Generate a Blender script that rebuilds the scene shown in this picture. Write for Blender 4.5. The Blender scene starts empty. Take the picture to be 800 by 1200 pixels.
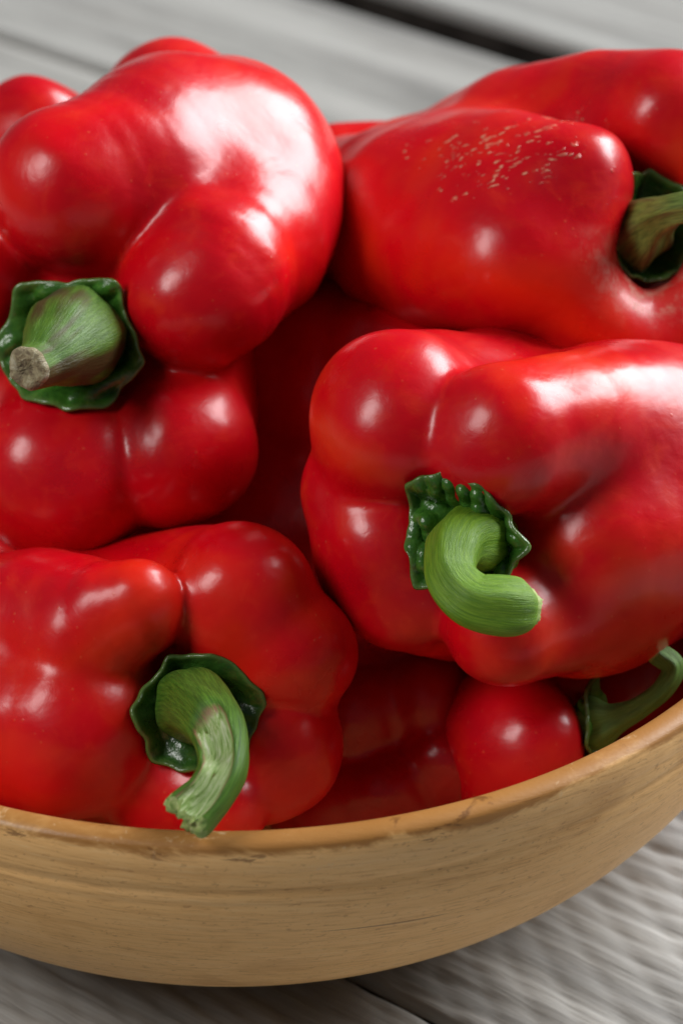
import bpy, bmesh, math, random
import numpy as np
import openvdb
from mathutils import Vector
random.seed(7)
R = math.radians
S = bpy.context.scene
C = S.collection

# ------------------------------------------------------------------ camera
PITCH, FPX, AX, AZ = R(33.35), 3540.0, 0.027, 0.0856
DIST = 0.80
FW = np.array([0, math.cos(PITCH), -math.sin(PITCH)])
UP = np.array([0, math.sin(PITCH), math.cos(PITCH)])
RT = np.array([1.0, 0, 0])
CP = np.array([AX, 0, AZ]) - FW * DIST
cam_d = bpy.data.cameras.new('camera')
cam = bpy.data.objects.new('camera', cam_d); C.objects.link(cam)
cam.location = CP
cam.rotation_euler = (math.pi / 2 - PITCH, 0, 0)
cam_d.sensor_fit = 'HORIZONTAL'; cam_d.sensor_width = 24
cam_d.lens = FPX / 800 * 24
cam_d.clip_start = 0.02; cam_d.clip_end = 50
cam_d.dof.use_dof = True
cam_d.dof.focus_distance = 0.708
cam_d.dof.aperture_fstop = 12.0
S.camera = cam

# ------------------------------------------------------------------ light
w = bpy.data.worlds.new('World'); S.world = w; w.use_nodes = True
bg = w.node_tree.nodes['Background']
bg.inputs[0].default_value = (0.80, 0.88, 1.0, 1); bg.inputs[1].default_value = 0.075

def area(name, direction, dist, sx, sy, power, col, aim=(0.02, 0, 0.10), spread=180):
    l = bpy.data.lights.new(name, 'AREA'); l.shape = 'RECTANGLE'; l.size = sx; l.size_y = sy
    l.energy = power; l.color = col; l.spread = R(spread)
    o = bpy.data.objects.new(name, l); C.objects.link(o)
    d = Vector(direction).normalized(); o.location = Vector(aim) + d * dist
    o.rotation_euler = (-d).to_track_quat('-Z', 'Y').to_euler()
    return o
area('window_light', (0.76, 0.50, 0.56), 5.0, 3.4, 2.6, 520, (0.97, 0.985, 1.0))
area('fill_light', (-0.64, -0.40, 0.70), 0.9, 0.27, 0.42, 4.4, (1.0, 0.98, 0.96))

S.view_settings.view_transform = 'Standard'
S.view_settings.look = 'None'
S.view_settings.exposure = 0.12
S.view_settings.gamma = 1.0
S.cycles.use_denoising = True
S.cycles.max_bounces = 8

# ------------------------------------------------------------------ helpers
def W(px, py, d):
    """point seen at pixel (px, py) of the 800x1200 photograph, d cm nearer than the aim plane"""
    z = DIST - d * 0.01
    return CP + FW * z + RT * ((px - 400) / FPX * z) - UP * ((py - 600) / FPX * z)
def PR(r, d):
    return r * (DIST - d * 0.01) / FPX
def cdir(x, y, z):
    v = RT * x + UP * y - FW * z
    return v / np.linalg.norm(v)
def link(o, parent=None):
    C.objects.link(o)
    if parent is not None: o.parent = parent
    return o
def mesh_obj(name, verts, faces, mat, parent=None, attrs=None, smooth=True):
    me = bpy.data.meshes.new(name)
    me.from_pydata([tuple(v) for v in np.asarray(verts).tolist()], [], [tuple(f) for f in (faces.tolist() if hasattr(faces, 'tolist') else faces)])
    if attrs:
        for k, a in attrs.items():
            a = np.asarray(a, dtype=np.float32)
            if a.ndim == 2:
                at = me.attributes.new(k, 'FLOAT_VECTOR', 'POINT'); at.data.foreach_set('vector', a.ravel())
            else:
                at = me.attributes.new(k, 'FLOAT', 'POINT'); at.data.foreach_set('value', a)
    me.polygons.foreach_set('use_smooth', [smooth] * len(me.polygons))
    me.update()
    if isinstance(mat, (list, tuple)):
        for m in mat: me.materials.append(m)
    else: me.materials.append(mat)
    return link(bpy.data.objects.new(name, me), parent)
def empty(name, loc, label, cat, group=None):
    o = bpy.data.objects.new(name, None); o.empty_display_size = 0.02
    o.location = loc; o['label'] = label; o['category'] = cat
    if group: o['group'] = group
    return link(o)

def catmull(pts, n):
    P = np.asarray(pts, float)
    if len(P) == 1: return P
    Q = np.vstack([2 * P[0] - P[1], P, 2 * P[-1] - P[-2]])
    out = []
    m = len(P) - 1
    for t in np.linspace(0, m, n):
        i = min(int(t), m - 1); u = t - i
        p0, p1, p2, p3 = Q[i], Q[i + 1], Q[i + 2], Q[i + 3]
        out.append(0.5 * ((2 * p1) + (-p0 + p2) * u + (2 * p0 - 5 * p1 + 4 * p2 - p3) * u * u + (-p0 + 3 * p1 - 3 * p2 + p3) * u ** 3))
    return np.array(out)

# ------------------------------------------------------------------ node helpers
class NT:
    def __init__(self, name):
        self.m = bpy.data.materials.new(name); self.m.use_nodes = True
        self.t = self.m.node_tree; self.b = self.t.nodes['Principled BSDF']
    def n(self, typ, ins=None, **kw):
        nd = self.t.nodes.new(typ)
        for k, v in kw.items(): setattr(nd, k, v)
        for k, v in (ins or {}).items():
            if isinstance(v, bpy.types.NodeSocket): self.t.links.new(v, nd.inputs[k])
            else: nd.inputs[k].default_value = v
        return nd
    def L(self, a, b): self.t.links.new(a, b)
    def noise(self, vec, scale, detail=3, rough=0.55, dist=0.0):
        return self.n('ShaderNodeTexNoise', {'Vector': vec, 'Scale': scale, 'Detail': detail, 'Roughness': rough, 'Distortion': dist}).outputs['Fac']
    def map(self, vec, scale=(1, 1, 1), rot=(0, 0, 0), loc=(0, 0, 0)):
        return self.n('ShaderNodeMapping', {'Vector': vec, 'Scale': scale, 'Rotation': rot, 'Location': loc}).outputs[0]
    def ramp(self, fac, stops, interp='LINEAR'):
        nd = self.n('ShaderNodeValToRGB', {'Fac': fac}); cr = nd.color_ramp; cr.interpolation = interp
        while len(cr.elements) < len(stops): cr.elements.new(0.5)
        for e, (p, c) in zip(cr.elements, stops):
            e.position = p; e.color = c if len(c) == 4 else (*c, 1)
        return nd.outputs['Color']
    def rng(self, v, a, b, c=0.0, d=1.0):
        return self.n('ShaderNodeMapRange', {'Value': v, 'From Min': a, 'From Max': b, 'To Min': c, 'To Max': d}).outputs[0]
    def srng(self, v, a, b, c=0.0, d=1.0):
        return self.n('ShaderNodeMapRange', {'Value': v, 'From Min': a, 'From Max': b, 'To Min': c, 'To Max': d}, interpolation_type='SMOOTHSTEP').outputs[0]
    def mth(self, op, a, b=0.0):
        nd = self.n('ShaderNodeMath', operation=op)
        for i, v in enumerate((a, b)):
            if isinstance(v, bpy.types.NodeSocket): self.L(v, nd.inputs[i])
            else: nd.inputs[i].default_value = v
        return nd.outputs[0]
    def mix(self, f, a, b, mode='MIX'):
        nd = self.n('ShaderNodeMix', data_type='RGBA', blend_type=mode)
        for i, v in ((0, f), (6, a), (7, b)):
            if isinstance(v, bpy.types.NodeSocket): self.L(v, nd.inputs[i])
            else: nd.inputs[i].default_value = v if i == 0 or len(v) == 4 else (*v, 1)
        return nd.outputs[2]
    def bump(self, h, strength, dist, nrm=None):
        ins = {'Height': h, 'Strength': strength, 'Distance': dist}
        if nrm is not None: ins['Normal'] = nrm
        return self.n('ShaderNodeBump', ins).outputs[0]
    def attr(self, name, out='Vector'):
        return self.n('ShaderNodeAttribute', attribute_name=name).outputs[out]

# ------------------------------------------------------------------ materials
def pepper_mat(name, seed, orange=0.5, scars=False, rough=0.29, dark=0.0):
    k = NT(name); b = k.b
    co = k.n('ShaderNodeTexCoord').outputs['Object']
    co = k.map(co, loc=(seed * 1.7, seed * 0.9, seed * 2.3))
    big = k.noise(co, 22, 3, 0.5, 0.4)
    mid = k.noise(co, 90, 4, 0.6, 0.3)
    col = k.ramp(big, [(0.30, (0.44, 0.0008, 0.008)), (0.52, (0.59, 0.0012, 0.007)), (0.72, (0.70, 0.006 + 0.03 * orange, 0.004))])
    col = k.mix(k.srng(mid, 0.45, 0.75, 0, 0.35), col, (0.62, 0.010 + 0.022 * orange, 0.004))
    # fine pale pores and flecks
    vo = k.n('ShaderNodeTexVoronoi', {'Vector': co, 'Scale': 330.0}).outputs['Distance']
    fleck = k.mth('MULTIPLY', k.srng(vo, 0.17, 0.06, 0, 1), k.srng(k.noise(co, 60, 2), 0.45, 0.65, 0.08, 0.45))
    col = k.mix(k.mth('MULTIPLY', fleck, 0.5), col, (0.70, 0.16, 0.06))
    at = k.attr('local')
    strk = k.noise(k.map(at, scale=(14, 150, 150)), 1.0, 4, 0.6, 0.5)
    col = k.mix(k.srng(strk, 0.5, 0.75, 0, 0.28), col, (0.72, 0.035, 0.012))
    if dark: col = k.mix(dark, col, (0.07, 0.0004, 0.004))  # blends the shade on deep-lying peppers into the skin colour
    dry = k.noise(k.map(at, scale=(60, 240, 240)), 1.0, 5, 0.7, 1.2)
    col = k.mix(k.mth('MULTIPLY', k.srng(dry, 0.70, 0.76, 0, 0.5), k.srng(big, 0.5, 0.6)), col, (0.62, 0.17, 0.08))
    sx = k.n('ShaderNodeSeparateXYZ', {'Vector': at})
    rough_v = k.rng(k.noise(co, 45, 4, 0.6), 0.3, 0.7, rough - 0.05, rough + 0.09)
    nrm = k.bump(k.noise(co, 55, 3, 0.5, 0.3), 0.55, 0.0012)
    nrm = k.bump(k.noise(k.map(co, scale=(1, 1, 1)), 220, 3, 0.6, 0.6), 0.12, 0.0003, nrm)
    nrm = k.bump(k.noise(k.map(at, scale=(70, 260, 260)), 1.0, 3, 0.6, 0.8), 0.14, 0.0005, nrm)
    nrm = k.bump(fleck, 0.3, 0.0002, nrm)
    if scars:
        # corky tan scratches running in broken dashes
        sc = k.map(co, scale=(85, 680, 680), rot=(0, 0, 0))
        wob = k.n('ShaderNodeTexNoise', {'Vector': at, 'Scale': 160.0, 'Detail': 2.0}).outputs['Color']
        sc2 = k.n('ShaderNodeVectorMath', {0: sc, 1: k.n('ShaderNodeVectorMath', {0: wob, 'Scale': 3.0}, operation='SCALE').outputs[0]}, operation='ADD').outputs[0]
        v = k.n('ShaderNodeTexVoronoi', {'Vector': sc2, 'Scale': 1.0}, feature='F1').outputs['Distance']
        dash = k.srng(v, 0.36, 0.22, 0, 1)
        area_m = k.attr('scar', 'Fac')
        gate = k.srng(k.mth('ADD', k.noise(co, 130, 3, 0.7), k.mth('MULTIPLY', area_m, 0.40)), 0.66, 0.78, 0, 1)
        mk = k.mth('MULTIPLY', dash, k.mth('MULTIPLY', gate, k.srng(area_m, 0.02, 0.3)))
        rub = k.attr('rub', 'Fac')
        rubm = k.mth('MULTIPLY', rub, k.srng(k.noise(co, 210, 5, 0.75), 0.42, 0.66, 0.1, 0.8))
        col = k.mix(rubm, col, (0.55, 0.24, 0.17))
        blk = k.mth('MULTIPLY', rub, k.srng(k.noise(co, 330, 3, 0.6), 0.68, 0.73, 0, 0.9))
        col = k.mix(blk, col, (0.06, 0.03, 0.02))
        col = k.mix(k.mth('MULTIPLY', mk, k.srng(k.noise(co, 240, 3), 0.35, 0.6, 0.25, 0.9)), col, (0.72, 0.30, 0.18))
        nrm = k.bump(mk, 0.8, 0.0005, nrm)
        rough_v = k.mth('ADD', rough_v, k.mth('MULTIPLY', k.mth('ADD', mk, rubm), 0.3))
    k.L(col, b.inputs['Base Color'])
    k.L(rough_v, b.inputs['Roughness'])
    k.L(nrm, b.inputs['Normal'])
    b.inputs['Subsurface Weight'].default_value = 0.12
    b.inputs['Subsurface Radius'].default_value = (1.0, 0.12, 0.08)
    b.inputs['Subsurface Scale'].default_value = 0.004
    b.inputs['Specular IOR Level'].default_value = 0.34
    b.inputs['Coat Weight'].default_value = 0.16
    b.inputs['Coat Roughness'].default_value = 0.19
    b.inputs['Coat IOR'].default_value = 1.45
    return k.m

def calyx_mat(name, dark):
    k = NT(name); b = k.b
    co = k.n('ShaderNodeTexCoord').outputs['Object']
    e = k.attr('edge', 'Fac')
    n1 = k.noise(co, 260, 4, 0.6, 0.5); n2 = k.noise(co, 70, 3)
    col = k.ramp(n1, [(0.3, (0.016, 0.060, 0.008)), (0.55, (0.040, 0.14, 0.014)), (0.78, (0.11, 0.25, 0.035))])
    col = k.mix(k.srng(n2, 0.45, 0.7, 0, 0.5), col, (0.035, 0.12, 0.014))
    col = k.mix(dark, col, (0.010, 0.030, 0.007))
    col = k.mix(k.srng(e, 0.90, 1.0, 0, 0.6), col, (0.10, 0.17, 0.04))
    k.L(col, b.inputs['Base Color'])
    b.inputs['Roughness'].default_value = 0.27
    b.inputs['Specular IOR Level'].default_value = 0.6
    nr = k.bump(k.noise(co, 420, 3, 0.6), 0.7, 0.0006)
    k.L(nr, b.inputs['Normal'])
    return k.m

def stem_mat(name, base, light, brown, brown_amt, torn=False, b0=0.50):
    """'local' attribute: x along stem 0..1, y,z around"""
    k = NT(name); b = k.b
    at = k.attr('local')
    sep = k.n('ShaderNodeSeparateXYZ', {'Vector': at})
    t = sep.outputs[0]
    st = k.map(at, scale=(5, 7, 7))
    n1 = k.noise(st, 2.2, 5, 0.65, 0.4)
    n2 = k.noise(k.map(at, scale=(3.5, 15, 15)), 1.0, 5, 0.65, 0.9)
    n3 = k.noise(k.map(at, scale=(1.3, 1, 1)), 1.1, 2)
    col = k.mix(k.srng(n1, 0.35, 0.68), base, light)
    col = k.mix(k.srng(n2, 0.54, 0.72, 0, 0.28), col, tuple(c * 0.45 for c in base))
    col = k.mix(k.srng(n2, 0.44, 0.30, 0, 0.2), col, tuple(min(1, c * 1.2 + 0.012) for c in light))
    col = k.mix(k.mth('MULTIPLY', k.srng(n3, b0, b0 + 0.14), brown_amt), col, brown)
    sp = k.noise(k.map(at, scale=(30, 20, 20)), 1.0, 3, 0.7)
    col = k.mix(k.srng(sp, 0.70, 0.76, 0, 0.75), col, (0.05, 0.035, 0.02))
    if torn:
        m = k.attr('torn', 'Fac')
        tn = k.noise(k.map(at, scale=(12, 7, 7)), 1.0, 6, 0.7, 0.8)
        tc = k.ramp(tn, [(0.30, (0.13, 0.075, 0.03)), (0.38, (0.12, 0.21, 0.035)), (0.47, (0.25, 0.37, 0.11)), (0.58, (0.42, 0.50, 0.26)), (0.75, (0.66, 0.68, 0.50))])
        rim = k.mth('MULTIPLY', k.srng(m, 0.15, 0.45), k.srng(m, 0.85, 0.5))
        col = k.mix(k.srng(m, 0.35, 0.6), col, tc)
        col = k.mix(k.mth('MULTIPLY', rim, k.srng(tn, 0.4, 0.6, 0.2, 0.9)), col, (0.24, 0.12, 0.06))
    k.L(col, b.inputs['Base Color'])
    b.inputs['Roughness'].default_value = 0.46
    b.inputs['Specular IOR Level'].default_value = 0.32
    b.inputs['Subsurface Weight'].default_value = 0.0
    nr = k.bump(n2, 0.45, 0.0007)
    nr = k.bump(k.noise(k.map(at, scale=(40, 30, 30)), 1.0, 3, 0.6), 0.35, 0.0004, nr)
    k.L(nr, b.inputs['Normal'])
    return k.m

def cut_mat():
    k = NT('dry_cut_stem'); b = k.b
    co = k.n('ShaderNodeTexCoord').outputs['Object']
    n1 = k.noise(co, 330, 5, 0.7, 0.6)
    n2 = k.noise(co, 900, 3, 0.7)
    col = k.ramp(n1, [(0.3, (0.09, 0.055, 0.03)), (0.5, (0.30, 0.25, 0.14)), (0.7, (0.50, 0.46, 0.33))])
    col = k.mix(k.srng(n2, 0.5, 0.7, 0, 0.5), col, (0.15, 0.10, 0.06))
    k.L(col, b.inputs['Base Color']); b.inputs['Roughness'].default_value = 0.8
    k.L(k.bump(n1, 0.9, 0.0015), b.inputs['Normal'])
    return k.m
def fresh_cut_mat():
    k = NT('fresh_cut_stem'); b = k.b
    co = k.n('ShaderNodeTexCoord').outputs['Object']
    n1 = k.noise(co, 500, 5, 0.7, 0.6)
    col = k.ramp(n1, [(0.3, (0.10, 0.20, 0.03)), (0.5, (0.28, 0.38, 0.10)), (0.7, (0.50, 0.50, 0.24))])
    k.L(col, b.inputs['Base Color']); b.inputs['Roughness'].default_value = 0.6
    k.L(k.bump(n1, 0.6, 0.0008), b.inputs['Normal'])
    return k.m

def bowl_mat(rim=False):
    k = NT('bowl_rim_wood' if rim else 'bowl_wood'); b = k.b
    co = k.n('ShaderNodeTexCoord').outputs['Object']
    # the bowl is turned from a block whose grain lies nearly level, tilted a little
    g = k.map(co, scale=(1, 1, 1), rot=(R(2.5), R(-3.5), 0))
    gs = k.map(g, scale=(9, 6, 150))
    n1 = k.noise(gs, 1.0, 5, 0.62, 0.25)
    gs2 = k.map(g, scale=(14, 8, 620))
    n2 = k.noise(gs2, 1.0, 4, 0.6, 0.2)
    n3 = k.noise(co, 26, 4, 0.6, 0.4)
    fib = k.noise(k.map(g, scale=(110, 110, 1500)), 1.0, 4, 0.7)
    col = k.ramp(n1, [(0.22, (0.69, 0.375, 0.130)), (0.45, (0.79, 0.455, 0.172)), (0.62, (0.82, 0.485, 0.195)), (0.85, (0.84, 0.53, 0.235))])
    col = k.mix(k.srng(n2, 0.52, 0.72, 0, 0.25), col, (0.46, 0.24, 0.09))
    col = k.mix(k.srng(n3, 0.50, 0.72, 0, 0.45), col, (0.44, 0.205, 0.06))
    col = k.mix(k.srng(fib, 0.5, 0.7, 0, 0.35), col, (0.80, 0.56, 0.28))
    col = k.mix(k.srng(fib, 0.5, 0.3, 0, 0.4), col, (0.34, 0.15, 0.04))
    # dark hairline checks
    ck = k.noise(k.map(g, scale=(9, 7, 420), loc=(0.3, 0, 0.7)), 1.0, 2, 0.5, 0.1)
    col = k.mix(k.srng(ck, 0.715, 0.745, 0, 0.55), col, (0.13, 0.055, 0.02))
    pores = k.noise(k.map(co, scale=(420, 420, 800)), 1.0, 3, 0.7)
    col = k.mix(k.srng(pores, 0.58, 0.70, 0, 0.5), col, (0.36, 0.16, 0.05))
    if rim:
        zz = k.n('ShaderNodeSeparateXYZ', {'Vector': co}).outputs[2]
        m1 = k.noise(k.map(co, scale=(30, 30, 60)), 1.0, 5, 0.68, 0.8)
        lim = k.mth('ADD', zz, k.mth('MULTIPLY', k.mth('SUBTRACT', m1, 0.5), 0.012))
        st = k.mth('MULTIPLY', k.srng(lim, 0.0915, 0.0938), k.srng(m1, 0.25, 0.5, 0.55, 0.95))
        col = k.mix(st, col, (0.33, 0.145, 0.035))
        m2 = k.noise(k.map(co, scale=(120, 120, 150)), 1.0, 4, 0.7, 0.5)
        col = k.mix(k.srng(m2, 0.62, 0.70, 0, 0.6), col, (0.66, 0.46, 0.26))
        m3 = k.noise(k.map(co, scale=(60, 60, 260), loc=(3, 1, 2)), 1.0, 4, 0.7, 0.9)
        col = k.mix(k.mth('MULTIPLY', k.srng(zz, 0.089, 0.091), k.srng(m3, 0.60, 0.68, 0, 0.7)), col, (0.12, 0.045, 0.012))
    k.L(col, b.inputs['Base Color'])
    k.L(k.rng(n3, 0.3, 0.7, 0.46 if not rim else 0.30, 0.60 if not rim else 0.5), b.inputs['Roughness'])
    b.inputs['Specular IOR Level'].default_value = 0.38
    nr = k.bump(n1, 0.15, 0.0006)
    nr = k.bump(fib, 0.30, 0.0004, nr)
    nr = k.bump(k.noise(co, 1100, 2, 0.6), 0.2, 0.0002, nr)
    k.L(nr, b.inputs['Normal'])
    return k.m

def plank_mat(name, seed, tint):
    k = NT(name); b = k.b
    co = k.n('ShaderNodeTexCoord').outputs['Object']   # x runs along the plank
    co = k.map(co, loc=(seed * 3.1, seed * 0.7, 0))
    l1 = k.noise(k.map(co, scale=(3.2, 46, 10)), 1.0, 5, 0.62, 0.35)
    l2 = k.noise(k.map(co, scale=(7, 150, 10)), 1.0, 5, 0.65, 0.3)
    l3 = k.noise(k.map(co, scale=(4, 9, 4)), 1.0, 4, 0.6)
    fib = k.noise(k.map(co, scale=(40, 700, 40)), 1.0, 3, 0.65)
    col = k.ramp(l1, [(0.28, (0.14, 0.136, 0.128)), (0.45, (0.27, 0.263, 0.245)), (0.62, (0.39, 0.382, 0.358)), (0.80, (0.50, 0.49, 0.46))])
    col = k.mix(k.srng(l3, 0.4, 0.65, 0, 0.5), col, tint)
    col = k.mix(k.srng(l2, 0.55, 0.72, 0, 0.6), col, (0.12, 0.105, 0.09))
    col = k.mix(k.srng(fib, 0.5, 0.75, 0, 0.3), col, (0.56, 0.54, 0.50))
    k.L(col, b.inputs['Base Color']); b.inputs['Roughness'].default_value = 0.62
    b.inputs['Specular IOR Level'].default_value = 0.35
    nr = k.bump(l1, 0.6, 0.0022)
    nr = k.bump(l2, 0.5, 0.0009, nr)
    nr = k.bump(fib, 0.5, 0.0006, nr)
    k.L(nr, b.inputs['Normal'])
    return k.m

# ------------------------------------------------------------------ table of planks
DIRA = R(-37.44)
ux = np.array([math.cos(DIRA), math.sin(DIRA), 0]); uy = np.array([-math.sin(DIRA), math.cos(DIRA), 0])
table = bpy.data.objects.new('wooden_table', None); C.objects.link(table)
table.rotation_euler = (0, 0, DIRA)
table['label'] = 'weathered grey plank table top under the wooden bowl'; table['category'] = 'table'
PW = 0.1231
pms = [plank_mat('weathered_plank_%d' % i, i, t) for i, t in enumerate([(0.35, 0.344, 0.32), (0.31, 0.308, 0.29), (0.37, 0.36, 0.33)])]
kk = NT('dark_plank_edge'); kk.b.inputs['Roughness'].default_value = 0.95; kk.b.inputs['Specular IOR Level'].default_value = 0.1  # plank sides, dark brown against the grey tops
kc = kk.noise(kk.n('ShaderNodeTexCoord').outputs['Object'], 60, 4)
kk.L(kk.ramp(kc, [(0.3, (0.018, 0.015, 0.013)), (0.7, (0.05, 0.043, 0.037))]), kk.b.inputs['Base Color'])
side_mat = kk.m
def plank(y0, y1, gap0, gap1, mat, i):
    """plank lying along local x; rough sawn top with saw ridges and long grain furrows"""
    a, c = y0 + gap0, y1 - gap1
    fine = -0.16 < (y0 + y1) / 2 < 0.02
    x0, x1 = -1.6, 1.6
    xs = np.unique(np.concatenate([np.linspace(x0, -0.1, 40), np.linspace(-0.1, 0.32, 210 if fine else 60), np.linspace(0.32, x1, 30)]))
    ny = 90 if fine else 34
    ys = np.linspace(a, c, ny)
    X, Y = np.meshgrid(xs, ys, indexing='ij')
    r = 0.0035
    e = np.minimum(Y - a, c - Y)
    z = -np.where(e < r, r - np.sqrt(np.maximum(0, r * r - (r - e) ** 2)), 0) * 1.0
    ph = i * 2.1
    # long furrows
    wob = 0.003 * np.sin(X * 21 + ph) + 0.0016 * np.sin(X * 57 + 2 * ph + Y * 60)
    fa = 1.0 if fine else 0.35
    z += -0.0007 * fa * np.maximum(0, np.sin((Y + wob) * 2 * math.pi / 0.0131 + ph)) ** 3 * (0.6 + 0.4 * np.sin(X * 33 + Y * 90))
    z += -0.0006 * fa * np.maximum(0, np.sin((Y + wob * 1.4) * 2 * math.pi / 0.0071 + ph * 2)) ** 2
    # saw marks crossing at an angle
    q = X * math.sin(R(36)) + Y * math.cos(R(36)) + 0.0016 * np.sin(X * 70 + Y * 40)
    z += -0.00045 * (0.5 + 0.5 * np.sin(q * 2 * math.pi / 0.0105 + ph)) ** 3 * (1.0 if fine else 0.3)
    z += 0.0004 * np.sin(X * 9 + ph) 
    nx, nyy = X.shape
    V = np.stack([X.ravel(), Y.ravel(), z.ravel()], 1)
    idx = np.arange(nx * nyy).reshape(nx, nyy)
    F = [tuple(f) for f in np.stack([idx[:-1, :-1], idx[1:, :-1], idx[1:, 1:], idx[:-1, 1:]], -1).reshape(-1, 4)]
    # sides and bottom
    n0 = len(V); th = 0.045
    ring = list(idx[:, 0]) + list(idx[-1, 1:]) + list(idx[-2::-1, -1]) + list(idx[0, -2:0:-1])
    low = V[ring].copy(); low[:, 2] = -th
    V = np.vstack([V, low]); m = len(ring)
    for j in range(m):
        j2 = (j + 1) % m
        F.append((ring[j], n0 + j, n0 + j2, ring[j2]))
    F.append(tuple(n0 + j for j in range(m - 1, -1, -1)))
    o = mesh_obj('plank', V, F, [mat, side_mat], table)
    mi = [0] * ((nx - 1) * (nyy - 1)) + [1] * (len(F) - (nx - 1) * (nyy - 1))
    o.data.polygons.foreach_set('material_index', mi)
    return o
pale = plank_mat('weathered_plank_pale', 5, (0.54, 0.54, 0.52))  # front planks coloured brighter, standing in for the light that falls there
base_off = 0.4425 - 4 * PW
for i in range(-4, 13):
    y0 = base_off + (i - 0) * PW
    g = 0.0006
    gl = 0.0115 if i in (4,) else g
    gr = 0.0115 if i in (3,) else g
    plank(y0, y0 + PW, gl, gr, pale if i in (0, 1) else pms[i % 3], i)
# dark floor far below the table, seen only through the gaps
k = NT('shaded_floor'); k.b.inputs['Base Color'].default_value = (0.05, 0.048, 0.045, 1); k.b.inputs['Roughness'].default_value = 0.9
fl = mesh_obj('floor', [(-6, -6, -0.75), (6, -6, -0.75), (6, 6, -0.75), (-6, 6, -0.75)], [(0, 1, 2, 3)], k.m)
fl['kind'] = 'structure'; fl['label'] = 'dark floor under the table'

# ------------------------------------------------------------------ bowl
BH, BR, RB = 0.0953, 0.1500, 0.0534
def lathe(name, prof, mat, parent, n=256):
    prof = np.asarray(prof); m = len(prof)
    th = np.linspace(0, 2 * math.pi, n, endpoint=False)
    V = np.stack([np.outer(np.cos(th), prof[:, 0]), np.outer(np.sin(th), prof[:, 0]), np.tile(prof[:, 1], (n, 1))], -1).reshape(-1, 3)
    # hand-turned unevenness
    a = np.repeat(th, m)
    f = 1 + 0.0016 * np.sin(a * 2 + 1) + 0.0009 * np.sin(a * 5 + V[:, 2] * 30)
    V[:, 0] *= f; V[:, 1] *= f
    idx = np.arange(n * m).reshape(n, m)
    j = np.roll(idx, -1, 0)
    F = np.stack([idx[:, :-1], j[:, :-1], j[:, 1:], idx[:, 1:]], -1).reshape(-1, 4)
    return mesh_obj(name, V, F, mat, parent)
def outer_r(z):
    t = np.clip(z / BH, 0, 1)
    return RB + (BR - RB) * (1 - (1 - t) ** 1.99) ** (1 / 1.99)
bowl = empty('wooden_bowl', (0, 0, 0), 'round turned wooden bowl heaped with red peppers on grey planks', 'bowl')
zs = np.linspace(0.0, 0.0868, 60)
outer = [(0.0, 0.001), (RB - 0.006, 0.001), (RB - 0.002, 0.0)] + [(outer_r(z) , z) for z in zs[0:]]
# shallow turned groove under the lip
outer = [(r - 0.0010 * math.exp(-((z - 0.0805) / 0.0011) ** 2) - 0.0005 * math.exp(-((z - 0.0760) / 0.0009) ** 2), z) for r, z in outer]
TH = 0.0058
inner = [(max(0.0, outer_r(z) - TH - 0.004 * (1 - z / BH)), z + 0.004) for z in np.linspace(0.0, 0.0825, 50)]
inner = [(r, max(z, 0.008)) for r, z in inner]
body_prof = outer
bw = bowl_mat(); rw = bowl_mat(True)
lathe('outer_wall', body_prof, bw, bowl)
inner_prof = list(reversed(inner)) + [(0.0, 0.008)]
lathe('inner_wall', inner_prof, bw, bowl)
# rounded rim joining the two walls
ro, ri = outer[-1], inner[-1]
cx = (ro[0] + ri[0]) / 2; hw = (ro[0] - ri[0]) / 2
rim = [ro, (ro[0] + 0.0004, ro[1] + 0.002), (ro[0] + 0.0003, ro[1] + 0.0045)]
for t in np.linspace(0.10, 0.92, 14):
    a = math.pi * t
    rim.append((cx + hw * 1.03 * math.cos(a), BH - 0.0026 + 0.0026 * math.sin(a) ** 0.8))
rim += [(ri[0] - 0.0002, ri[1] + 0.003), ri]
lathe('rim', rim, rw, bowl, 320)

# ------------------------------------------------------------------ peppers
def seg_sdf(P, A, ra, B, rb):
    ba = B - A; L2 = max(1e-12, float(ba @ ba))
    h = np.clip(((P - A) @ ba) / L2, 0, 1)
    d = P - A - h[:, None] * ba
    return np.sqrt(np.einsum('ij,ij->i', d, d)) - (ra + (rb - ra) * h)

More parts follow.
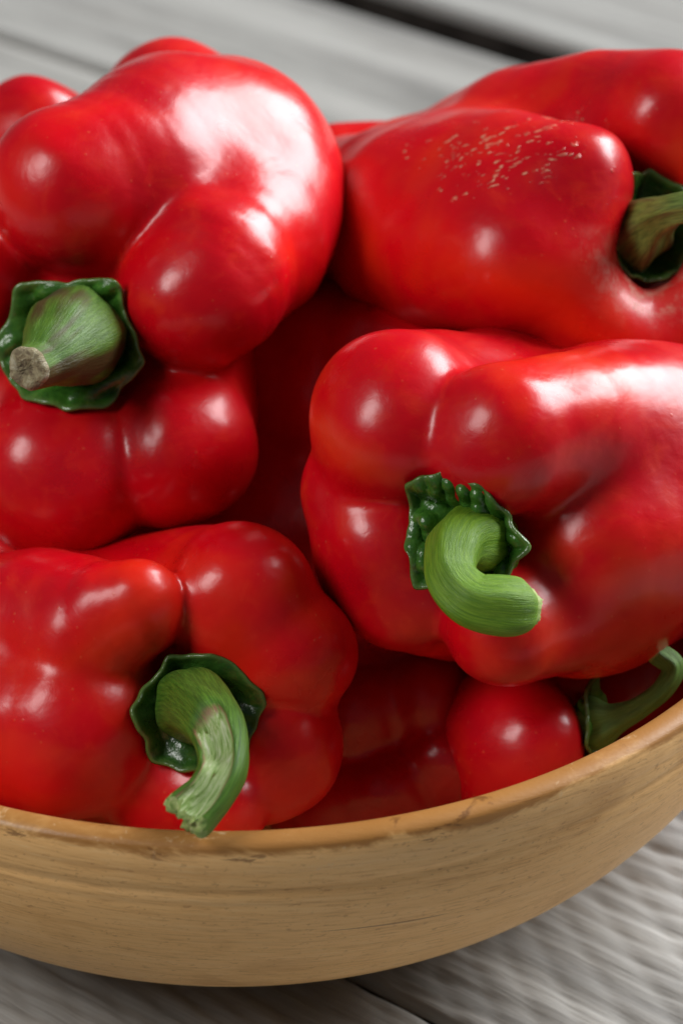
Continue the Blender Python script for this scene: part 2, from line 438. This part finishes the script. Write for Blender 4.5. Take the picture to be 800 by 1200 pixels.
class Pepper:
    def __init__(s, origin, axis, lobes, core, k0=0.0014, k1=0.0065, reach=0.050, seed=0, noise=0.0005):
        s.o = np.asarray(origin); s.a = np.asarray(axis) / np.linalg.norm(axis)
        s.lobes = []
        for lb in lobes:
            pts = np.array([list(W(*q[:3])) + [PR(q[3], q[2])] for q in lb])
            s.lobes.append(catmull(pts, 3 * (len(pts) - 1) + 1) if len(pts) > 1 else pts)
        s.core = [np.array([list(W(*q[:3])) + [PR(q[3], q[2])] for q in core])]
        s.k0, s.k1, s.reach = k0, k1, reach
        r = np.random.default_rng(seed)
        s.nz = [((lambda q: q / np.linalg.norm(q))(r.normal(size=3)) * 2 * math.pi / lam, r.uniform(0, 6.28), amp) for lam, amp in ((0.07, 1.6), (0.055, 1.4), (0.042, 1.0), (0.031, 0.4), (0.026, 0.12))]
        s.noise = noise
        # local frame
        ref = RT if abs(s.a @ RT) < 0.8 else UP
        s.u = np.cross(UP if abs(s.a @ UP) < 0.9 else RT, s.a); s.u /= np.linalg.norm(s.u)
        s.v = np.cross(s.a, s.u)
    def sdf(s, P):
        ax = -(P - s.o) @ s.a
        t = np.clip(ax / s.reach, 0, 1); t = t * t * (3 - 2 * t)
        k = s.k0 + (s.k1 - s.k0) * t
        ds = []
        for ch in s.lobes + s.core:
            if len(ch) == 1: d = np.linalg.norm(P - ch[0, :3], axis=1) - ch[0, 3]
            else:
                d = None
                for i in range(len(ch) - 1):
                    e = seg_sdf(P, ch[i, :3], ch[i, 3], ch[i + 1, :3], ch[i + 1, 3])
                    d = e if d is None else np.minimum(d, e)
            ds.append(d)
        D = np.array(ds); m = D.min(0)
        out = m - k * np.log(np.exp(-np.clip((D - m) / k, 0, 40)).sum(0))
        Q = P + 0.009 * np.sin(P[:, [1, 2, 0]] * 95 + s.nz[0][1]) + 0.004 * np.sin(P[:, [2, 0, 1]] * 210 + s.nz[1][1])
        for wv, ph, amp in s.nz:
            out = out + s.noise * amp * np.sin(Q @ wv + ph)
        return out
    def local(s, P):
        q = P - s.o
        return np.stack([q @ s.a, q @ s.u, q @ s.v], 1)
    def mesh(s, vox=0.0015):
        allp = np.vstack(s.lobes + s.core)
        lo = (allp[:, :3] - allp[:, 3:4]).min(0) - 0.005; hi = (allp[:, :3] + allp[:, 3:4]).max(0) + 0.005
        n = np.ceil((hi - lo) / vox).astype(int) + 1
        # coarse pass keeps the full-resolution evaluation to a band round the skin
        cs = 4
        nc = np.ceil(n / cs).astype(int) + 1
        g = np.stack(np.meshgrid(*[lo[i] + np.arange(nc[i]) * vox * cs for i in range(3)], indexing='ij'), -1).reshape(-1, 3)
        dc = s.sdf(g).reshape(nc)
        full = np.repeat(np.repeat(np.repeat(dc, cs, 0), cs, 1), cs, 2)
        idx = np.argwhere(np.abs(full) < vox * cs * 2.1)
        idx = idx[(idx < n).all(1)]
        full = full[:n[0], :n[1], :n[2]].copy()
        P = lo + idx * vox
        full[idx[:, 0], idx[:, 1], idx[:, 2]] = s.sdf(P)
        gr = openvdb.FloatGrid(0.05); gr.copyFromArray(full.astype(np.float32))
        pts, quads = gr.convertToQuads(isovalue=0.0)
        V = lo + pts.astype(float) * vox
        for it in range(3):
            e = 0.0004
            d0 = s.sdf(V)
            G = np.stack([(s.sdf(V + np.eye(3)[i] * e) - d0) / e for i in range(3)], 1)
            gl = np.maximum(0.3, np.linalg.norm(G, axis=1))
            V = V - G * (np.clip(d0, -0.001, 0.001) / gl ** 2)[:, None]
        F = quads[:, ::-1].copy()
        # orientation: make sure normals leave the body
        a, b_, c = V[F[0, 0]], V[F[0, 1]], V[F[0, 2]]
        nn = np.cross(b_ - a, c - a)
        if nn @ G[F[0, 0]] < 0: F = F[:, ::-1]
        return V, F

def bake_pepper(p, label, mat, cat='pepper', group='red bell peppers heaped in the wooden bowl', extra=None):
    V, F = p.mesh()
    root = empty('bell_pepper', p.o, label, cat, group)
    attrs = {'local': p.local(V)}
    if extra: attrs.update(extra(V, p))
    mesh_obj('body', V - p.o, F, mat, root, attrs)
    return root

def make_calyx(p, root, rad, mat, lift=0.0012, seed=0, spikes=6, sharp=0.14, hmax=0.02, hmin=-0.006, cup=0.0035, tol=0.0025, slope=0.0, ruffle=0.0011, phase=0.0, off=(0, 0), squash=(1, 1)):
    r = np.random.default_rng(seed)
    nr, nt = 26, 144
    th = np.linspace(0, 2 * math.pi, nt, endpoint=False)
    ph = phase
    # polygon-like outline with small points
    seg = 2 * math.pi / spikes
    jit = r.uniform(-0.28, 0.28, spikes) * seg; amp = r.uniform(0.75, 1.25, spikes)
    cs = ph + np.arange(spikes) * seg + jit
    cs = np.sort(cs % (2 * math.pi)); ramp_ = 1 + sharp * (amp - 0.6)
    Rt = np.zeros(nt)
    for q in range(spikes):
        a0, a1 = cs[q], cs[(q + 1) % spikes] + (2 * math.pi if q == spikes - 1 else 0)
        p0 = ramp_[q] * np.array([math.cos(a0), math.sin(a0)]); p1 = ramp_[(q + 1) % spikes] * np.array([math.cos(a1), math.sin(a1)])
        for t in range(nt):
            tt = th[t] + (2 * math.pi if th[t] < a0 else 0)
            if a0 <= tt <= a1:
                d_ = np.array([math.cos(tt), math.sin(tt)]); e_ = p1 - p0
                den = d_[0] * e_[1] - d_[1] * e_[0]
                Rt[t] = (p0[0] * e_[1] - p0[1] * e_[0]) / den
    Rt = rad * np.maximum(Rt, 0.82) * (1 + 0.030 * np.sin(5 * th + seed) + 0.022 * np.sin(11 * th + 2 * seed) + 0.012 * np.sin(19 * th))
    for q in range(2): Rt = 0.5 * Rt + 0.25 * (np.roll(Rt, 1) + np.roll(Rt, -1))
    rr = np.linspace(0.02, 1, nr)
    Q = rr[:, None] * Rt[None]
    X = Q * np.cos(th) * squash[0] + off[0]; Y = Q * np.sin(th) * squash[1] + off[1]
    H = np.full(X.shape, 0.030)
    base = p.o + X[..., None] * p.u + Y[..., None] * p.v
    act = np.ones(X.size, bool); Hf = H.ravel().copy(); bf = base.reshape(-1, 3)
    for it in range(60):
        d = p.sdf(bf + Hf[:, None] * p.a) - lift
        st = np.clip(d, -0.002, 0.004) * 0.8
        Hf = Hf - st
        Hf = np.clip(Hf, hmin, 0.03)
    H = Hf.reshape(X.shape)
    hc = cup * rr[:, None] ** 2
    H = np.clip(H, hc - tol, hc + tol)
    for it in range(22):
        Hn = H.copy()
        Hn[1:-1] = 0.25 * (H[:-2] + H[2:] + np.roll(H, 1, 1)[1:-1] + np.roll(H, -1, 1)[1:-1])
        Hn[-1] = 0.34 * (H[-1] + np.roll(H, 1, 1)[-1] + np.roll(H, -1, 1)[-1]) / 1.02
        Hn[0] = Hn[1].mean()
        H = 0.5 * H + 0.5 * Hn
    # blisters and ruffles
    nzv = np.zeros_like(H)
    for q in range(26):
        wv = r.normal(size=2) * 2 * math.pi / r.uniform(0.006, 0.024); nzv += np.sin(X * wv[0] + Y * wv[1] + r.uniform(0, 6.28))
    H = H + ruffle * 0.28 * nzv * (np.clip(rr * 1.6, 0.2, 1) * np.clip((1.04 - rr) / 0.3, 0.25, 1))[:, None] + slope * rr[:, None] ** 2
    H = H + (np.clip(rr - 0.86, 0, 1) * 0.006)[:, None] * (0.4 + 0.6 * np.sin(th * 5 + seed))[None]
    V = (X[..., None] * p.u + Y[..., None] * p.v + H[..., None] * p.a).reshape(-1, 3)
    idx = np.arange(nr * nt).reshape(nr, nt); j = np.roll(idx, -1, 1)
    F = np.stack([idx[:-1], j[:-1], j[1:], idx[1:]], -1).reshape(-1, 4)
    F = np.stack([idx[:-1], idx[1:], j[1:], j[:-1]], -1).reshape(-1, 4)
    o = mesh_obj('calyx', V, F, mat, root, {'edge': np.repeat(rr, nt)})
    md = o.modifiers.new('thick', 'SOLIDIFY'); md.thickness = 0.0009; md.offset = 1.0
    return o

def make_stem(p, root, pts, mat, cutmat, ribs=5, ribamp=0.07, n=70, nt=48, seed=0, torn=None, cut_tilt=0.0, cut_name='cut_end', squash_end=1.0, cap_bulge=0.0016, flare=0.0):
    """pts: (px, py, d, radius px) from base to tip"""
    r = np.random.default_rng(seed)
    K = np.array([list(W(*q[:3])) + [PR(q[3], q[2])] for q in pts])
    c = catmull(K, n)
    T = np.gradient(c[:, :3], axis=0); T /= np.linalg.norm(T, axis=1)[:, None]
    N = np.cross(T[0], UP); N /= np.linalg.norm(N)
    V = []; loc = []; tornv = []
    s = np.concatenate([[0], np.cumsum(np.linalg.norm(np.diff(c[:, :3], axis=0), axis=1))]); s /= s[-1]
    th = np.linspace(0, 2 * math.pi, nt, endpoint=False)
    ph = r.uniform(0, 6.28)
    for i in range(n):
        N = N - T[i] * (N @ T[i]); N /= np.linalg.norm(N); B = np.cross(T[i], N)
        tw = 0.5 * s[i]
        rad = c[i, 3] * (1 + ribamp * np.cos(ribs * (th + tw) + ph) + 0.03 * np.cos(2 * th + ph) + 0.012 * np.sin(11 * th + 9 * s[i]) + 0.015 * np.sin(23 * s[i] + 3 * th))
        D = np.cos(th)[:, None] * N + np.sin(th)[:, None] * B
        ring = c[i, :3] + rad[:, None] * D
        tv = np.zeros(nt)
        if torn is not None:
            t0, tdir, width, depth = torn
            tdn = tdir - T[i] * (tdir @ T[i]); tdn /= np.linalg.norm(tdn)
            a = D @ tdn
            ms = np.clip((s[i] - t0) / 0.08, 0, 1)
            mk = np.clip((a - math.cos(width)) / 0.18, 0, 1) * ms
            cutlev = c[i, 3] * (0.42 + 0.14 * math.sin(31 * s[i]))
            over = np.maximum(0, rad * a - cutlev)
            ring = ring - (mk * over * depth)[:, None] * tdn
            groove = np.exp(-((np.sin(th * 3 + 8 * s[i])) / 0.5) ** 2)
            ring = ring - (mk * groove * c[i, 3] * 0.16)[:, None] * tdn
            tv = mk
            if s[i] > 0.9:
                ring = ring + T[i] * ((s[i] - 0.9) * 10 * 0.0007 * (np.sin(4 * th + 1) + 0.9 * np.sin(9 * th) + 0.8 * np.sin(17 * th + 2)))[:, None]
        V.append(ring); loc.append(np.stack([np.full(nt, s[i] * 1.0 + 0.013), np.cos(th), np.sin(th)], 1)); tornv.append(tv)
    V = np.vstack(V); loc = np.vstack(loc)
    idx = np.arange(n * nt).reshape(n, nt); j = np.roll(idx, -1, 1)
    F = np.stack([idx[:-1], j[:-1], j[1:], idx[1:]], -1).reshape(-1, 4)
    at = {'local': loc * np.array([s_len(c), 1, 1])}
    if torn is not None: at['torn'] = np.concatenate(tornv)
    st = mesh_obj('stem', V - p.o, F, mat, root, at)
    # cut end as its own mesh
    last = V[-nt:]; cen = last.mean(0)
    rings = [last + T[-1] * 0.00005]
    for f, b in ((0.93, 0.6), (0.8, 1.0), (0.6, 1.0), (0.4, 0.8), (0.2, 0.6)):
        q = cen + (last - cen) * f + T[-1] * (cap_bulge * b) + T[-1] * (r.normal(size=nt) * 0.00022)[:, None]
        rings.append(q)
    CV = np.vstack(rings + [cen[None] + T[-1] * cap_bulge * 0.4]); m = len(rings)
    ii = np.arange(m * nt).reshape(m, nt); jj = np.roll(ii, -1, 1)
    CF = [tuple(f) for f in np.stack([ii[:-1], jj[:-1], jj[1:], ii[1:]], -1).reshape(-1, 4)]
    CF += [(ii[-1, q], jj[-1, q], m * nt) for q in range(nt)]
    mesh_obj(cut_name, CV - p.o, CF, cutmat, st)
    return st
def s_len(c):
    return 1.0

cut = cut_mat(); fcut = fresh_cut_mat()

# ---- A: big pepper upper left, stem toward the viewer
pA = Pepper(W(82, 400, 4.5), cdir(-0.22, -0.12, 0.96), [
    [(86, 218, 3.4, 100), (140, 205, 2.2, 108), (190, 192, 0.5, 114), (255, 205, -4, 85)],
    [(232, 344, 3.9, 90), (262, 306, 3.0, 96), (288, 268, 1.0, 99), (260, 240, -4, 85)],
    [(202, 128, -5.2, 82), (230, 150, -7.5, 70)],
    [(262, 198, -0.5, 121), (250, 205, -4, 90)],
    [(196, 226, 1.7, 108)],
    [(214, 524, 3.0, 97), (190, 455, -0.5, 100), (220, 300, -5, 75)],
    [(70, 548, 3.0, 109), (90, 470, -0.5, 105), (190, 300, -5, 75)],
    [(-40, 338, 2.6, 86), (30, 330, -1, 90), (160, 280, -5, 75)],
    ], [(100, 390, 1.2, 92), (180, 280, -4.5, 95)], seed=1, k0=0.0011)
rA = bake_pepper(pA, 'large glossy pepper at the upper left with broad green calyx and stubby dry stem', pepper_mat('red_skin_glossy', 1, 0.3))
make_calyx(pA, rA, 0.0190, calyx_mat('calyx_leaf', 0.0), seed=3, spikes=6, cup=0.0025, tol=0.003, ruffle=0.0019)
make_stem(pA, rA, [(94, 392, 3.6, 56), (90, 393, 4.8, 57), (80, 399, 5.9, 53), (62, 414, 6.9, 39), (46, 426, 7.5, 28), (34, 431, 8.0, 26)],
          stem_mat('stem_green_brown', (0.045, 0.115, 0.010), (0.085, 0.18, 0.018), (0.055, 0.040, 0.012), 0.95, b0=0.44), cut, ribamp=0.035, seed=2)

# ---- F: pepper at the right middle with hooked green stem
pF = Pepper(W(541, 628, 8.7), cdir(-0.35, 0.0, 0.93), [
    [(468, 490, 6.9, 104), (540, 478, 4.0, 94), (700, 500, 0, 80)],
    [(592, 512, 8.2, 92), (690, 500, 6.2, 95), (820, 505, 2.2, 98), (950, 520, -2, 70)],
    [(700, 640, 6.9, 88), (800, 590, 4.8, 94), (950, 560, -1, 75)],
    [(592, 732, 7.6, 72), (710, 688, 4.8, 80), (850, 600, 0, 75)],
    [(458, 650, 6.2, 92), (560, 640, 3.0, 95), (800, 600, -1, 80)],
    [(476, 686, 6.4, 74), (560, 660, 3.0, 95), (800, 600, -1, 80)],
    [(438, 572, 5.8, 80), (540, 570, 3, 90)],
    [(660, 692, 6.2, 82), (790, 610, 3, 88)],
    [(770, 558, 4.4, 94), (900, 550, 0, 85)],
    ], [(560, 620, 4.6, 112), (800, 570, 0, 100)], seed=2)
rF = bake_pepper(pF, 'orange-red pepper at the right with a short bright green hooked stem', pepper_mat('red_skin_orange', 2, 1.0))
make_calyx(pF, rF, 0.0166, calyx_mat('calyx_leaf_blistered', 0.1), seed=8, spikes=5, hmax=0.012, ruffle=0.0019)
make_stem(pF, rF, [(562, 640, 7.8, 48), (552, 634, 8.8, 43), (533, 640, 9.9, 33), (529, 676, 10.6, 29), (552, 704, 11.0, 32), (586, 711, 11.0, 35), (609, 712, 10.9, 32), (619, 712, 10.8, 22)],
          stem_mat('stem_bright_green', (0.080, 0.185, 0.008), (0.165, 0.30, 0.018), (0.10, 0.12, 0.03), 0.2), fcut, ribamp=0.05, seed=4)

# ---- G: pepper at the lower left, resting on the front rim
pG = Pepper(W(232, 834, 7.8), cdir(0.18, -0.1, 0.96), [
    [(154, 712, 8.2, 62), (104, 728, 7.6, 78), (40, 752, 5.6, 90), (-60, 790, 1.5, 95)],
    [(92, 752, 7.0, 88), (0, 780, 5.0, 100)],
    [(280, 700, 7.0, 94), (190, 730, 3.0, 100), (-60, 780, -1, 80)],
    [(336, 762, 6.9, 80), (270, 765, 4.0, 95), (0, 780, -1, 80)],
    [(318, 882, 6.5, 86), (240, 850, 4.0, 90), (0, 790, 0, 80)],
    [(262, 946, 7.6, 56), (150, 860, 4.5, 90), (-60, 800, 0, 80)],
    [(76, 852, 7.0, 112), (0, 836, 5.6, 118), (-120, 800, 0, 95)],
    [(200, 920, 6.4, 76), (150, 860, 4, 80)],
    ], [(225, 820, 3.6, 100), (0, 790, 1, 100)], seed=3)
rG = bake_pepper(pG, 'shiny pepper at the lower left against the bowl rim with a long torn curved stem', pepper_mat('red_skin_deep', 3, 0.4, rough=0.29))
make_calyx(pG, rG, 0.0158, calyx_mat('calyx_leaf_dark', 0.5), seed=5, spikes=6, cup=0.005, tol=0.0016, ruffle=0.0008)
make_stem(pG, rG, [(226, 828, 7.4, 46), (224, 826, 8.4, 44), (232, 828, 9.6, 40), (256, 856, 11.4, 34), (262, 896, 12.5, 30), (248, 928, 12.9, 29), (222, 955, 13.1, 33)],
          stem_mat('stem_torn_green', (0.032, 0.095, 0.006), (0.085, 0.19, 0.016), (0.05, 0.06, 0.012), 0.3, True), fcut, ribamp=0.05, seed=6,
          torn=(0.56, cdir(-0.35, 0.30, 0.88), 0.85, 0.9))

# ---- C: scarred pepper at the upper right
def scarC(V, p):
    d = V - CP; z = d @ FW
    px = 400 + FPX * (d @ RT) / z; py = 600 - FPX * (d @ UP) / z
    s = np.exp(-((px - 590) / 105) ** 2 - ((py - (180 + (600 - px) * 0.10)) / 42) ** 2)
    q = p.local(V)
    rr = np.hypot(q[:, 1], q[:, 2])
    ang = np.arctan2(py - 265, px - 745)
    rub = np.exp(-((rr - 0.020) / 0.006) ** 2) * np.clip(np.sin(ang) + 0.1, 0, 1) * (q[:, 0] > -0.03)
    return {'scar': s, 'rub': rub}
pC = Pepper(W(744, 266, 1.9), cdir(0.36, 0.02, 0.93), [
    [(664, 212, 2.7, 70), (652, 262, 3.0, 66), (650, 306, 3.0, 66), (686, 362, 2.6, 66), (752, 392, 2.3, 62), (826, 362, 2.0, 64), (856, 280, 1.6, 62), (846, 190, 1.2, 64), (780, 136, 0.9, 70)],
    [(780, 134, 0.8, 70), (650, 142, -2.2, 74), (480, 200, -6, 55)],
    [(660, 212, 2.6, 72), (560, 216, 0.2, 80), (420, 235, -4, 50)],
    [(604, 300, 2.8, 94), (520, 292, 0.5, 94), (400, 268, -4, 58)],
    [(630, 256, 2.4, 90), (540, 252, 0.2, 94), (430, 250, -3.6, 56)],
    [(720, 330, -0.5, 90), (600, 330, -1, 84)],
    ], [(706, 265, -1.6, 84), (560, 260, -3, 80)], seed=4, k0=0.002)
rC = bake_pepper(pC, 'pepper at the upper right with tan corky scratches on its shoulder', pepper_mat('red_skin_scarred', 4, 0.6, scars=True), extra=scarC)
make_calyx(pC, rC, 0.0150, calyx_mat('calyx_leaf_brown', 0.5), seed=9, spikes=9, sharp=0.05, cup=0.006, tol=0.002, ruffle=0.0003)
make_stem(pC, rC, [(735, 277, 1.2, 46), (748, 272, 2.4, 40), (768, 256, 3.6, 25), (790, 246, 4.8, 18), (820, 240, 5.4, 18), (845, 236, 5.8, 19)],
          stem_mat('stem_ribbed', (0.06, 0.11, 0.02), (0.20, 0.30, 0.06), (0.09, 0.05, 0.02), 0.7), fcut, ribamp=0.10, seed=7)

# ---- H: pepper low at the right, stem curling up past the rim
pH = Pepper(W(690, 846, 4.6), cdir(0.93, -0.05, 0.35), [
    [(622, 872, 4.8, 68), (606, 856, 2.0, 62), (610, 830, -3, 55)],
    [(652, 812, 3.2, 50), (620, 820, 0, 55), (610, 830, -3, 55)],
    [(650, 908, 3.4, 56), (615, 890, 0, 55), (610, 830, -3, 55)],
    [(600, 830, 4.0, 58), (596, 868, 4.0, 60), (600, 912, 4.0, 58)],
    [(586, 850, 2.6, 62), (600, 840, -2, 55)],
    [(640, 850, 1.2, 60), (610, 840, -3, 55)],
    ], [(650, 850, 2.6, 52), (610, 840, -2, 55)], seed=5)
rH = bake_pepper(pH, 'low shadowed pepper by the right rim with its thin green stem curling upward', pepper_mat('red_skin_low', 5, 0.4))
make_calyx(pH, rH, 0.0118, calyx_mat('calyx_leaf_small', 0.0), seed=12, spikes=5, hmax=0.004, hmin=-0.002, ruffle=0.0008)
make_stem(pH, rH, [(686, 850, 4.6, 31), (703, 848, 4.9, 28), (722, 842, 5.1, 17), (750, 828, 5.3, 12.5), (777, 806, 5.4, 12), (788, 782, 5.4, 13), (770, 766, 5.4, 13)],
          stem_mat('stem_slender', (0.075, 0.17, 0.03), (0.17, 0.30, 0.07), (0.06, 0.08, 0.03), 0.2), fcut, ribamp=0.09, seed=8)

# ---- peppers of which only the body shows
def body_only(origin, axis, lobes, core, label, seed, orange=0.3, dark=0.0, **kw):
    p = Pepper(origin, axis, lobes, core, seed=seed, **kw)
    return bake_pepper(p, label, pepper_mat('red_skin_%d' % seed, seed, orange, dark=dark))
body_only(W(250, 600, -1), cdir(-0.6, -0.5, 0.2), [
    [(470, 440, -0.4, 86), (340, 470, -1.8, 112), (240, 560, -2.5, 90)],
    [(440, 560, -2.2, 108), (340, 600, -2.0, 112), (260, 640, -2, 90)],
    [(560, 440, -4.5, 100), (400, 420, -4.2, 110), (280, 450, -4, 95)],
    [(200, 660, -1.5, 84), (300, 640, -2, 95)],
    [(400, 700, -1.5, 84), (330, 640, -2, 95)],
    ], [(430, 500, -3, 110), (300, 560, -3, 100)], 'dark red pepper deep in the middle between the other peppers', 11, 0.0, 0.0, k0=0.003)
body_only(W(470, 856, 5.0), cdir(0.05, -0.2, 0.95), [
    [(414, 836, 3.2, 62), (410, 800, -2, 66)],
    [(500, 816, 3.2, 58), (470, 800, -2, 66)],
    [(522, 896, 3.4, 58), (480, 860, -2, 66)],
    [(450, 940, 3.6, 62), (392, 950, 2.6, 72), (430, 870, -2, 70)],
    ], [(468, 872, 1.2, 62), (440, 830, -3, 80)], 'shadowed pepper with shade darkened into its skin, low in the bowl at the centre front', 12, 0.0, 0.4, k0=0.0012)
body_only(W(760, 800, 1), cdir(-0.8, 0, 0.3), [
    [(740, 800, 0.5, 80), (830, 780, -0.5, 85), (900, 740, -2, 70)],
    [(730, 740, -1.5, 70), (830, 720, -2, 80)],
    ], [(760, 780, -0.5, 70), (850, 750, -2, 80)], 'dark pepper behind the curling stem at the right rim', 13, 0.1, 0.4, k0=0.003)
body_only(W(380, 200, -6), cdir(-0.9, 0, 0.3), [
    [(395, 215, -6.6, 68), (470, 215, -7, 66), (600, 220, -9, 60)],
    [(410, 260, -6, 60), (520, 270, -8, 60)],
    ], [(430, 235, -7, 60), (560, 240, -9, 55)], 'sliver of pepper showing behind the two upper peppers', 14, 0.3, k0=0.003)
body_only(W(40, 170, -6), cdir(0.5, 0, 0.5), [
    [(48, 172, -5.6, 80), (-40, 220, -6, 85)],
    [(0, 240, -5, 80), (-90, 260, -6, 70)],
    ], [(10, 210, -6, 80), (-60, 250, -6, 70)], 'pepper at the left edge peeking out behind the large upper one', 15, 0.6, k0=0.003)
body_only(W(0, 690, 1), cdir(0.5, 0, 0.5), [
    [(14, 682, 1.8, 78), (-80, 700, 0, 80)],
    [(130, 700, 0.5, 70), (20, 720, -1, 80)],
    ], [(60, 720, 0, 70), (-60, 720, -1, 70)], 'dark pepper wedged below the large upper one at the left edge', 16, 0.0, k0=0.003)
